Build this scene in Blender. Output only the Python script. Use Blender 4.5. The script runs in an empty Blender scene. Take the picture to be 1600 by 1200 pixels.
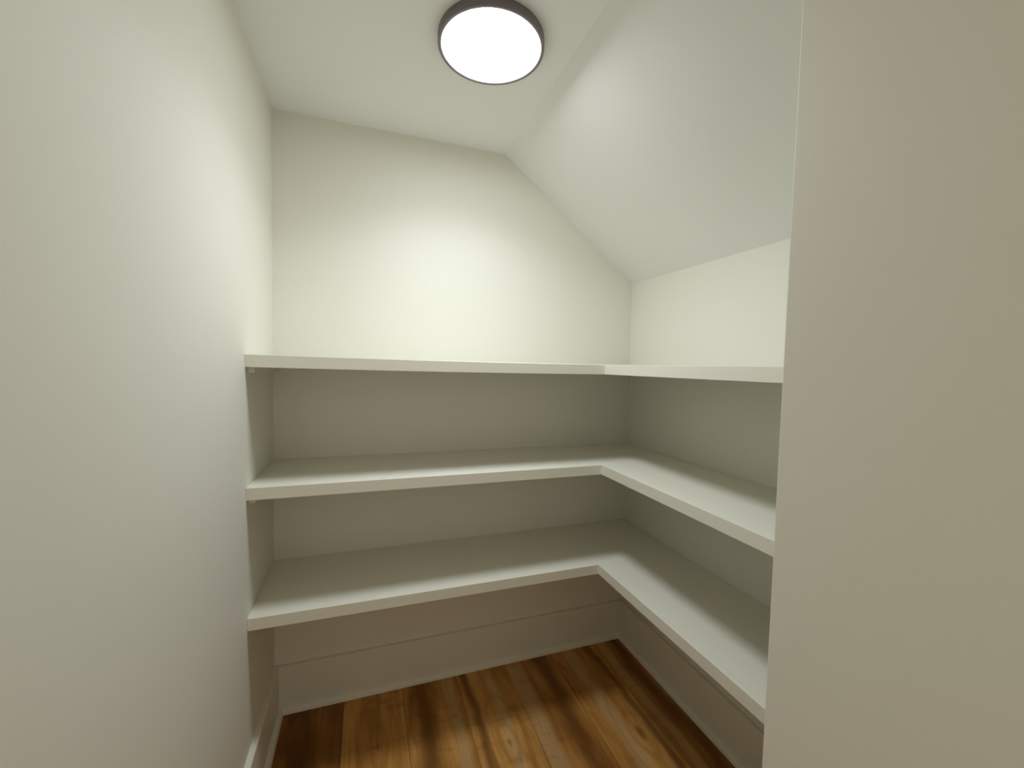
import bpy, bmesh, math, random
from mathutils import Matrix, Vector

random.seed(4)
S = bpy.context.scene
C = S.collection

# ------------------------------------------------------------------ measured sizes (metres)
W = 1.679            # inner width, left wall to right wall
H = 2.44             # flat ceiling
HK = 1.904           # knee height of the right wall, where the slope ends
XS = 0.9575          # where the slope begins
FRONT = -1.43        # inner face of the front return wall
XJ = 0.949           # corner of the return wall / passage side
YEND = -2.75         # the passage runs on behind the viewer
ZS = (0.6414, 1.0586, 1.4755)   # tops of the three shelves
DB, DR = 0.4154, 0.4086         # shelf depth on the back and on the right wall
NOSE = 0.0394        # height of the front edge strip
BT = 0.0192          # shelf board thickness

# ------------------------------------------------------------------ camera
F = 650.45
yaw, pitch, roll = 0.3391, -0.0476, 0.0222
fwd = Vector((math.sin(yaw) * math.cos(pitch), math.cos(yaw) * math.cos(pitch), math.sin(pitch)))
r0 = Vector((math.cos(yaw), -math.sin(yaw), 0.0))
u0 = r0.cross(fwd)
rt = r0 * math.cos(roll) + u0 * math.sin(roll)
up = u0 * math.cos(roll) - r0 * math.sin(roll)
cam = bpy.data.cameras.new('camera')
cam.sensor_fit = 'HORIZONTAL'
cam.sensor_width = 36.0
cam.lens = F / 1600.0 * 36.0
cam.clip_start = 0.02
co = bpy.data.objects.new('camera', cam)
C.objects.link(co)
co.matrix_world = Matrix(((rt.x, up.x, -fwd.x, 0.349), (rt.y, up.y, -fwd.y, -1.8924),
                          (rt.z, up.z, -fwd.z, 1.466), (0, 0, 0, 1)))
S.camera = co

# ------------------------------------------------------------------ world (dim hall behind the open passage) and exposure
wd = bpy.data.worlds.new('hall_light')
S.world = wd
wd.use_nodes = True
bg = wd.node_tree.nodes['Background']
bg.inputs['Color'].default_value = (1.0, 0.88, 0.70, 1)
bg.inputs['Strength'].default_value = 0.6
LAMP_STRENGTH = 18.0          # glowing diffuser, even in all directions
LAMP_DOWN_W = 4.3             # the panel throws extra light downwards
LAMP_COLOUR = (0.94, 1.0, 1.06)
S.view_settings.view_transform = 'Standard'
S.view_settings.look = 'None'
S.view_settings.gamma = 1.0
S.view_settings.use_curve_mapping = False
S.view_settings.exposure = 0.0

# ------------------------------------------------------------------ materials
def new_mat(name):
    m = bpy.data.materials.new(name)
    m.use_nodes = True
    nt = m.node_tree
    return m, nt, nt.nodes, nt.links, nt.nodes['Principled BSDF']

def paint(name, col, rough, bump, scale, spec=0.35):
    m, nt, N, L, b = new_mat(name)
    tc = N.new('ShaderNodeTexCoord')
    n1 = N.new('ShaderNodeTexNoise')
    n1.inputs['Scale'].default_value = scale
    n1.inputs['Detail'].default_value = 3
    L.new(tc.outputs['Object'], n1.inputs['Vector'])
    bp = N.new('ShaderNodeBump')
    bp.inputs['Strength'].default_value = bump
    bp.inputs['Distance'].default_value = 0.0006
    L.new(n1.outputs['Fac'], bp.inputs['Height'])
    L.new(bp.outputs['Normal'], b.inputs['Normal'])
    n2 = N.new('ShaderNodeTexNoise')
    n2.inputs['Scale'].default_value = 2.3
    n2.inputs['Detail'].default_value = 4
    L.new(tc.outputs['Object'], n2.inputs['Vector'])
    mr = N.new('ShaderNodeMapRange')
    mr.inputs['To Min'].default_value = 0.985
    mr.inputs['To Max'].default_value = 1.015
    L.new(n2.outputs['Fac'], mr.inputs['Value'])
    mx = N.new('ShaderNodeVectorMath')
    mx.operation = 'SCALE'
    mx.inputs[0].default_value = col
    L.new(mr.outputs['Result'], mx.inputs['Scale'])
    L.new(mx.outputs['Vector'], b.inputs['Base Color'])
    b.inputs['Roughness'].default_value = rough
    b.inputs['Specular IOR Level'].default_value = spec
    return m

M_WALL = paint('wall_paint', (0.855, 0.842, 0.752), 0.62, 0.15, 260)
M_CEIL = paint('ceiling_paint', (0.845, 0.850, 0.815), 0.85, 0.15, 200)
M_TRIM = paint('trim_paint', (0.868, 0.848, 0.735), 0.42, 0.15, 120)
M_SHELF = paint('shelf_paint', (0.868, 0.848, 0.735), 0.45, 0.15, 150)

def plain(name, col, rough, metal=0.0):
    m, nt, N, L, b = new_mat(name)
    n = N.new('ShaderNodeTexNoise')
    n.inputs['Scale'].default_value = 400
    mr = N.new('ShaderNodeMapRange')
    mr.inputs['To Min'].default_value = rough - 0.04
    mr.inputs['To Max'].default_value = rough + 0.04
    L.new(n.outputs['Fac'], mr.inputs['Value'])
    L.new(mr.outputs['Result'], b.inputs['Roughness'])
    b.inputs['Base Color'].default_value = (*col, 1)
    b.inputs['Metallic'].default_value = metal
    return m

M_RIM = plain('dark_bronze', (0.20, 0.172, 0.182), 0.5, 0.1)

def glow(name):
    m, nt, N, L, b = new_mat(name)
    b.inputs['Base Color'].default_value = (0.85, 0.85, 0.83, 1)
    b.inputs['Emission Color'].default_value = (*LAMP_COLOUR, 1)
    b.inputs['Emission Strength'].default_value = LAMP_STRENGTH
    return m

M_GLOW = glow('lit_diffuser')

def wood():
    m, nt, N, L, b = new_mat('oak_plank')
    def math_(op, a, c=None, d=None, clamp=False):
        n = N.new('ShaderNodeMath')
        n.operation = op
        n.use_clamp = clamp
        for i, v in enumerate((a, c, d)):
            if v is None:
                continue
            if isinstance(v, (int, float)):
                n.inputs[i].default_value = v
            else:
                L.new(v, n.inputs[i])
        return n.outputs[0]
    def attr(name):
        n = N.new('ShaderNodeAttribute')
        n.attribute_type = 'OBJECT'
        n.attribute_name = name
        return n.outputs['Fac']
    def noise(vec, scale, detail=5, rough=0.55, dist=0.0):
        n = N.new('ShaderNodeTexNoise')
        n.inputs['Scale'].default_value = scale
        n.inputs['Detail'].default_value = detail
        n.inputs['Roughness'].default_value = rough
        n.inputs['Distortion'].default_value = dist
        L.new(vec, n.inputs['Vector'])
        return n.outputs['Fac']
    def comb(x, y, z):
        n = N.new('ShaderNodeCombineXYZ')
        for i, v in enumerate((x, y, z)):
            if isinstance(v, (int, float)):
                n.inputs[i].default_value = v
            else:
                L.new(v, n.inputs[i])
        return n.outputs[0]
    def step(v, lo, hi, a=0.0, c=1.0):
        n = N.new('ShaderNodeMapRange')
        n.interpolation_type = 'SMOOTHSTEP'
        n.inputs['From Min'].default_value = lo
        n.inputs['From Max'].default_value = hi
        n.inputs['To Min'].default_value = a
        n.inputs['To Max'].default_value = c
        L.new(v, n.inputs['Value'])
        return n.outputs['Result']
    def mix(f, a, c):
        n = N.new('ShaderNodeMix')
        n.data_type = 'RGBA'
        if isinstance(f, (int, float)):
            n.inputs[0].default_value = f
        else:
            L.new(f, n.inputs[0])
        for i, v in ((6, a), (7, c)):
            if isinstance(v, tuple):
                n.inputs[i].default_value = (*v, 1)
            else:
                L.new(v, n.inputs[i])
        return n.outputs[2]
    tc = N.new('ShaderNodeTexCoord')
    sp = N.new('ShaderNodeSeparateXYZ')
    L.new(tc.outputs['Object'], sp.inputs[0])
    x, y = sp.outputs[0], sp.outputs[1]
    seed = attr('seed')
    tone = attr('tone')
    # broad tone drifting along the plank, long streaks, fine grain lines
    broad = noise(comb(math_('MULTIPLY', x, 5.0), math_('MULTIPLY', y, 1.3), seed), 1.0, 3, 0.5, 0.6)
    streak = noise(comb(math_('MULTIPLY', x, 17.0), math_('MULTIPLY', y, 1.7), seed), 1.0, 5, 0.6, 0.9)
    fine = noise(comb(math_('MULTIPLY', x, 190.0), math_('MULTIPLY', y, 6.0), seed), 1.0, 4, 0.6, 0.3)
    # cathedral figure: stretched rings around a knot
    kx, ky = attr('knot_x'), attr('knot_y')
    wob = noise(comb(math_('MULTIPLY', x, 7.0), math_('MULTIPLY', y, 3.0), seed), 1.0, 2)
    dx = math_('MULTIPLY', math_('SUBTRACT', x, kx), 3.0)
    dy = math_('SUBTRACT', y, ky)
    rr = math_('SQRT', math_('ADD', math_('MULTIPLY', dx, dx), math_('MULTIPLY', dy, dy)))
    rr = math_('ADD', rr, math_('MULTIPLY', wob, 0.12))
    rings = math_('SINE', math_('MULTIPLY', rr, 48.0))
    rings = math_('MULTIPLY', step(rings, 0.1, 1.0), step(rr, 0.05, 0.75, 1.0, 0.0))
    knot = step(rr, 0.066, 0.100, 1.0, 0.0)
    # one dark heartwood band that wanders along the plank
    bx, bw = attr('band_x'), attr('band_w')
    wand = math_('MULTIPLY', math_('SUBTRACT', noise(comb(0.0, math_('MULTIPLY', y, 2.6), seed), 1.0, 3), 0.5), 0.10)
    db = math_('DIVIDE', math_('ABSOLUTE', math_('SUBTRACT', math_('ADD', x, wand), bx)), bw)
    db = math_('ADD', db, math_('MULTIPLY', math_('SUBTRACT', streak, 0.5), 0.9))
    band = step(db, 0.05, 1.35, 1.0, 0.0)
    # greyed pale strip
    px, pw = attr('pale_x'), attr('pale_w')
    dp = math_('DIVIDE', math_('ABSOLUTE', math_('SUBTRACT', math_('ADD', x, math_('MULTIPLY', wand, 0.4)), px)), pw)
    dp = math_('ADD', dp, math_('MULTIPLY', math_('SUBTRACT', streak, 0.5), 0.8))
    pale = step(dp, 0.3, 1.1, 1.0, 0.0)
    v = math_('ADD', math_('MULTIPLY', broad, 0.55), math_('MULTIPLY', streak, 0.45))
    v = math_('ADD', v, tone)
    cr = N.new('ShaderNodeValToRGB')
    e = cr.color_ramp.elements
    e[0].position, e[0].color = 0.28, (0.150, 0.056, 0.010, 1)
    e[1].position, e[1].color = 0.74, (0.780, 0.460, 0.170, 1)
    a = e.new(0.44); a.color = (0.370, 0.165, 0.034, 1)
    a = e.new(0.58); a.color = (0.600, 0.300, 0.076, 1)
    L.new(v, cr.inputs['Fac'])
    c = cr.outputs['Color']
    c = mix(math_('MULTIPLY', pale, 0.5), c, (0.60, 0.42, 0.21))
    c = mix(math_('MULTIPLY', band, 0.72), c, (0.100, 0.030, 0.004))
    c = mix(math_('MULTIPLY', rings, 0.26), c, (0.220, 0.090, 0.020))
    c = mix(math_('MULTIPLY', knot, 0.6), c, (0.085, 0.040, 0.018))
    c = mix(step(fine, 0.50, 0.75, 0.0, 0.30), c, (0.210, 0.095, 0.025))
    cross = noise(comb(math_('MULTIPLY', x, 6.0), math_('MULTIPLY', y, 15.0), math_('ADD', seed, 9.3)), 1.0, 4, 0.55, 0.8)
    c = mix(step(cross, 0.54, 0.74, 0.0, 0.38), c, (0.190, 0.075, 0.014))
    L.new(c, b.inputs['Base Color'])
    L.new(step(fine, 0.3, 0.8, 0.50, 0.62), b.inputs['Roughness'])
    b.inputs['Specular IOR Level'].default_value = 0.18
    bp = N.new('ShaderNodeBump')
    bp.inputs['Strength'].default_value = 0.25
    bp.inputs['Distance'].default_value = 0.0005
    L.new(fine, bp.inputs['Height'])
    L.new(bp.outputs['Normal'], b.inputs['Normal'])
    return m

M_WOOD = wood()
M_SUB = plain('subfloor_board', (0.30, 0.22, 0.14), 0.8)

# ------------------------------------------------------------------ mesh helpers
def link(name, bm, mat, parent=None, smooth=False):
    bmesh.ops.recalc_face_normals(bm, faces=bm.faces)
    me = bpy.data.meshes.new(name)
    bm.to_mesh(me)
    bm.free()
    me.materials.append(mat)
    if smooth:
        for p in me.polygons:
            p.use_smooth = True
    o = bpy.data.objects.new(name, me)
    C.objects.link(o)
    if parent:
        o.parent = parent
    return o

def box_bm(x0, x1, y0, y1, z0, z1, bevel=0.0, seg=2):
    bm = bmesh.new()
    vs = [bm.verts.new((x, y, z)) for x in (x0, x1) for y in (y0, y1) for z in (z0, z1)]
    for f in ((0, 1, 3, 2), (4, 6, 7, 5), (0, 4, 5, 1), (2, 3, 7, 6), (0, 2, 6, 4), (1, 5, 7, 3)):
        bm.faces.new([vs[i] for i in f])
    bmesh.ops.recalc_face_normals(bm, faces=bm.faces)
    if bevel:
        bmesh.ops.bevel(bm, geom=list(bm.edges), offset=bevel, segments=seg, affect='EDGES', profile=0.5)
    return bm

def prism_bm(profile, a, b, axis):
    """profile: (depth from wall, height) points; swept from a to b; axis gives the mapping to xyz."""
    bm = bmesh.new()
    ends = []
    for t in (a, b):
        ends.append([bm.verts.new(axis(d, z, t)) for d, z in profile])
    n = len(profile)
    for i in range(n):
        bm.faces.new((ends[0][i], ends[0][(i + 1) % n], ends[1][(i + 1) % n], ends[1][i]))
    bm.faces.new(ends[0][::-1])
    bm.faces.new(ends[1])
    return bm

def struct(o):
    o['kind'] = 'structure'
    return o

def tag(o, label, cat, group=None):
    o['label'] = label
    o['category'] = cat
    if group:
        o['group'] = group
    return o

# ------------------------------------------------------------------ the shell
T = 0.12
floor = struct(link('floor', box_bm(-T, W + T, YEND, T, -0.10, -0.008), M_SUB))
struct(link('wall_left', box_bm(-T, 0, YEND, T, -0.008, H + T), M_WALL))
struct(link('wall_back', box_bm(0, W, 0, T, -0.008, H + T), M_WALL))
struct(link('wall_right', box_bm(W, W + T, FRONT - T, T, -0.008, H + T), M_WALL))
bm = box_bm(XJ, W, YEND, FRONT, -0.008, H + T)
ed = [e for e in bm.edges if abs(e.verts[0].co.x - XJ) < 1e-5 and abs(e.verts[1].co.x - XJ) < 1e-5
      and abs(e.verts[0].co.y - FRONT) < 1e-5 and abs(e.verts[1].co.y - FRONT) < 1e-5]
bmesh.ops.bevel(bm, geom=ed, offset=0.0025, segments=4, affect='EDGES', profile=0.5)
struct(link('wall_front', bm, M_WALL))

ceil = struct(link('ceiling', box_bm(0, XS, YEND, 0, H, H + T), M_CEIL))
bm = bmesh.new()
prof = [(XS, H), (W, HK), (W, H + T), (XS, H + T)]
ra = [bm.verts.new((x, 0, z)) for x, z in prof]
rb = [bm.verts.new((x, FRONT, z)) for x, z in prof]
for i in range(4):
    bm.faces.new((ra[i], ra[(i + 1) % 4], rb[(i + 1) % 4], rb[i]))
bm.faces.new(ra)
bm.faces.new(rb[::-1])
link('sloped_panel', bm, M_CEIL, ceil)

# planks of the floor, laid towards the back wall, ends staggered
PW = 0.2425
# column: (tone, dark band x, width, pale strip x, width, knot x, knot y) for the planks at the back wall
COL = {
    0: (-0.04, 0.02, 0.01, 9, 1, -0.3, -0.5),
    1: (-0.06, 0.115, 0.075, 9.0, 0.03, -0.4, -0.3),
    2: (0.06, -9.0, 0.010, 9.0, 0.03, 0.400, -0.300),
    3: (-0.01, 0.585, 0.055, 0.71, 0.03, 0.60, -0.95),
    4: (0.06, 0.800, 0.022, 0.90, 0.03, 0.885, -0.440),
    5: (0.00, 1.170, 0.050, 1.035, 0.050, 1.11, -1.05),
    6: (0.03, 1.455, 0.030, 1.335, 0.045, 1.400, -0.560),
    7: (-0.03, 1.595, 0.050, 1.525, 0.03, 1.78, -0.30),
}
GAP = 0.0006
x0 = 0.027 - PW
k = 0
xs = []
while x0 < W - 0.02:
    xs.append((max(x0, 0.004), min(x0 + PW, W - 0.004)))
    x0 += PW
for k, (xa, xb) in enumerate(xs):
    y = -0.004
    first = 1.22 - (k * 0.37) % 0.42 - 0.02
    ln = first
    row = 0
    while y > YEND + 0.02:
        yb = max(y - ln, YEND)
        o = link('plank', box_bm(xa + GAP, xb - GAP, yb + GAP, y - GAP, -0.008, 0.0, 0.0007, 1), M_WOOD, floor)
        if row == 0:
            t = COL[min(k, 7)]
        else:
            cx = 0.5 * (xa + xb)
            t = (random.uniform(-.05, .05), cx + random.uniform(-.09, .09), random.uniform(.015, .05),
                 cx + random.uniform(-.09, .09), random.uniform(.02, .05), cx + random.uniform(-.1, .1), y - random.uniform(.2, 1.0))
        o['seed'] = float(k * 7.31 + row * 3.77 + 0.5)
        for nm, vv in zip(('tone', 'band_x', 'band_w', 'pale_x', 'pale_w', 'knot_x', 'knot_y'), t):
            o[nm] = float(vv)
        y = yb
        ln = 1.22
        row += 1

# baseboards with shoe moulding
BH, BTH, SH = 0.194, 0.0185, 0.019
base_prof = [(0, 0.0), (BTH, 0.0), (BTH, BH - 0.003), (BTH - 0.003, BH), (0, BH)]
shoe_prof = [(BTH, 0.0)] + [(BTH + SH * math.cos(t), 0.024 * math.sin(t)) for t in [math.pi / 2 * i / 6 for i in range(7)]]
def baseboard(name, a, b, axis):
    o = struct(link(name, prism_bm(base_prof, a, b, axis), M_TRIM))
    s = link('shoe_moulding', prism_bm(shoe_prof, a, b, axis), M_TRIM, o)
    return o
baseboard('baseboard_back', 0.0, W, lambda d, z, t: (t, -d, z))
baseboard('baseboard_left', -BTH, YEND, lambda d, z, t: (d, t, z))
baseboard('baseboard_right', -BTH, FRONT, lambda d, z, t: (W - d, t, z))
baseboard('baseboard_front', FRONT + BTH, YEND, lambda d, z, t: (XJ - d, t, z))

# ------------------------------------------------------------------ the three corner shelves
def grid_box(x0, x1, y0, y1, z0, z1, nx, ny, warp, bevel):
    bm = box_bm(x0, x1, y0, y1, z0, z1, bevel, 2)
    for n, ax, lo, hi in ((nx, 0, x0, x1), (ny, 1, y0, y1)):
        for i in range(1, n):
            p = [0, 0, 0]
            nrm = [0, 0, 0]
            p[ax] = lo + (hi - lo) * i / n
            nrm[ax] = 1
            bmesh.ops.bisect_plane(bm, geom=list(bm.verts) + list(bm.edges) + list(bm.faces), plane_co=p, plane_no=nrm)
    for v in bm.verts:
        v.co.z += warp(v.co.x, v.co.y)
    return bm

def shelf(z, label, tilt_l, tilt_c, sag):
    root = bpy.data.objects.new('corner_shelf', None)
    root.empty_display_size = 0.1
    C.objects.link(root)
    root.location = (0, 0, z)
    tag(root, label, 'shelf', 'painted corner shelves')
    xi = W - DR
    def warp(x, y):
        u = min(max(x / xi, 0), 1)
        w = tilt_l * (1 - u) + tilt_c * u
        if x > xi - 0.02:
            w *= 1 - min(max((-y - DB) / (-FRONT - DB), 0), 1)
        f = min(-y / DB, 1.0)
        s = -sag * math.sin(math.pi * u) * f if y > -DB - 0.001 else 0.0
        return w * min(1.0, f + 0.0) + s
    NT = 0.0190                     # front strip thickness
    e = 0.0004
    link('back_board', grid_box(e, W - e, -DB + NT, -e, -BT, 0, 10, 3, warp, 0.0006), M_SHELF, root)
    link('side_board', grid_box(xi + NT, W - e, FRONT + e, -DB + NT - 0.0004, -BT, 0, 2, 6, warp, 0.0006), M_SHELF, root)
    link('back_front_strip', grid_box(e, xi + 0.0004, -DB, -DB + NT - 0.0002, -NOSE, 0, 10, 1, warp, 0.0009), M_SHELF, root)
    link('side_front_strip', grid_box(xi, xi + NT - 0.0002, FRONT + e, -DB + NT - 0.0006, -NOSE, 0, 1, 8, warp, 0.0009), M_SHELF, root)
    lo = -BT - 0.0002
    link('cleat', grid_box(e, 0.0195, -DB + 0.030, -e, lo - 0.038, lo, 1, 3, warp, 0.0008), M_SHELF, root)
    link('cleat', box_bm(0.020, W - 0.020, -0.019, -e, lo - 0.026, lo, 0.0008), M_SHELF, root)
    link('cleat', box_bm(W - 0.019, W - e, FRONT + e, -e, lo - 0.026, lo, 0.0008), M_SHELF, root)
    return root

shelf(ZS[0], 'lowest white painted L-shaped corner shelf, just above the baseboards and plank floor', 0.001, -0.003, 0.0)
shelf(ZS[1], 'middle white painted L-shaped corner shelf, between the top and lowest shelves', 0.003, 0.0, 0.0)
shelf(ZS[2], 'top white painted L-shaped corner shelf, below the sloped ceiling', 0.003, -0.004, 0.003)

# ------------------------------------------------------------------ round ceiling lamp
def lathe_bm(pts, n=96):
    bm = bmesh.new()
    rings = []
    for r, z in pts:
        if r < 1e-6:
            rings.append([bm.verts.new((0, 0, z))])
        else:
            rings.append([bm.verts.new((r * math.cos(2 * math.pi * i / n), r * math.sin(2 * math.pi * i / n), z)) for i in range(n)])
    for a, b in zip(rings, rings[1:]):
        for i in range(n):
            j = (i + 1) % n
            if len(a) == 1:
                bm.faces.new((a[0], b[i], b[j]))
            elif len(b) == 1:
                bm.faces.new((a[i], b[0], a[j]))
            else:
                bm.faces.new((a[i], b[i], b[j], a[j]))
    return bm

LH, LR = 0.0265, 0.1597
lamp = bpy.data.objects.new('ceiling_lamp', None)
lamp.empty_display_size = 0.1
C.objects.link(lamp)
lamp.location = (0.7035, -0.632, H)
tag(lamp, 'round flush ceiling lamp with dark rim and glowing white diffuser', 'ceiling lamp')
r = LR
rim = link('rim', lathe_bm([(r - 0.03, -0.0004), (r - 0.0015, -0.0004), (r, -0.002), (r, -LH + 0.002), (r - 0.0006, -LH + 0.0006), (r - 0.002, -LH),
                      (r - 0.0090, -LH), (r - 0.0100, -LH + 0.001), (r - 0.0100, -LH + 0.010), (r - 0.03, -LH + 0.010), (r - 0.03, -0.0004)]), M_RIM, lamp, True)
rim['label'] = 'dark bronze rim'
mod = rim.modifiers.new('edge', 'EDGE_SPLIT')
mod.split_angle = math.radians(50)
dif = link('diffuser', lathe_bm([(0, -LH + 0.0015), (r - 0.04, -LH + 0.0016), (r - 0.0125, -LH + 0.0025), (r - 0.0104, -LH + 0.004), (r - 0.0104, -LH + 0.0098), (0, -LH + 0.0098)]), M_GLOW, lamp, True)
dif['label'] = 'glowing white diffuser'

al = bpy.data.lights.new('lamp_light', 'AREA')
al.shape = 'DISK'
al.size = 2 * (r - 0.0125)
al.spread = math.radians(132)
al.energy = LAMP_DOWN_W
al.color = LAMP_COLOUR
lo = bpy.data.objects.new('lamp_light', al)
C.objects.link(lo)
lo.parent = lamp
lo.location = (0, 0, -LH + 0.0005)
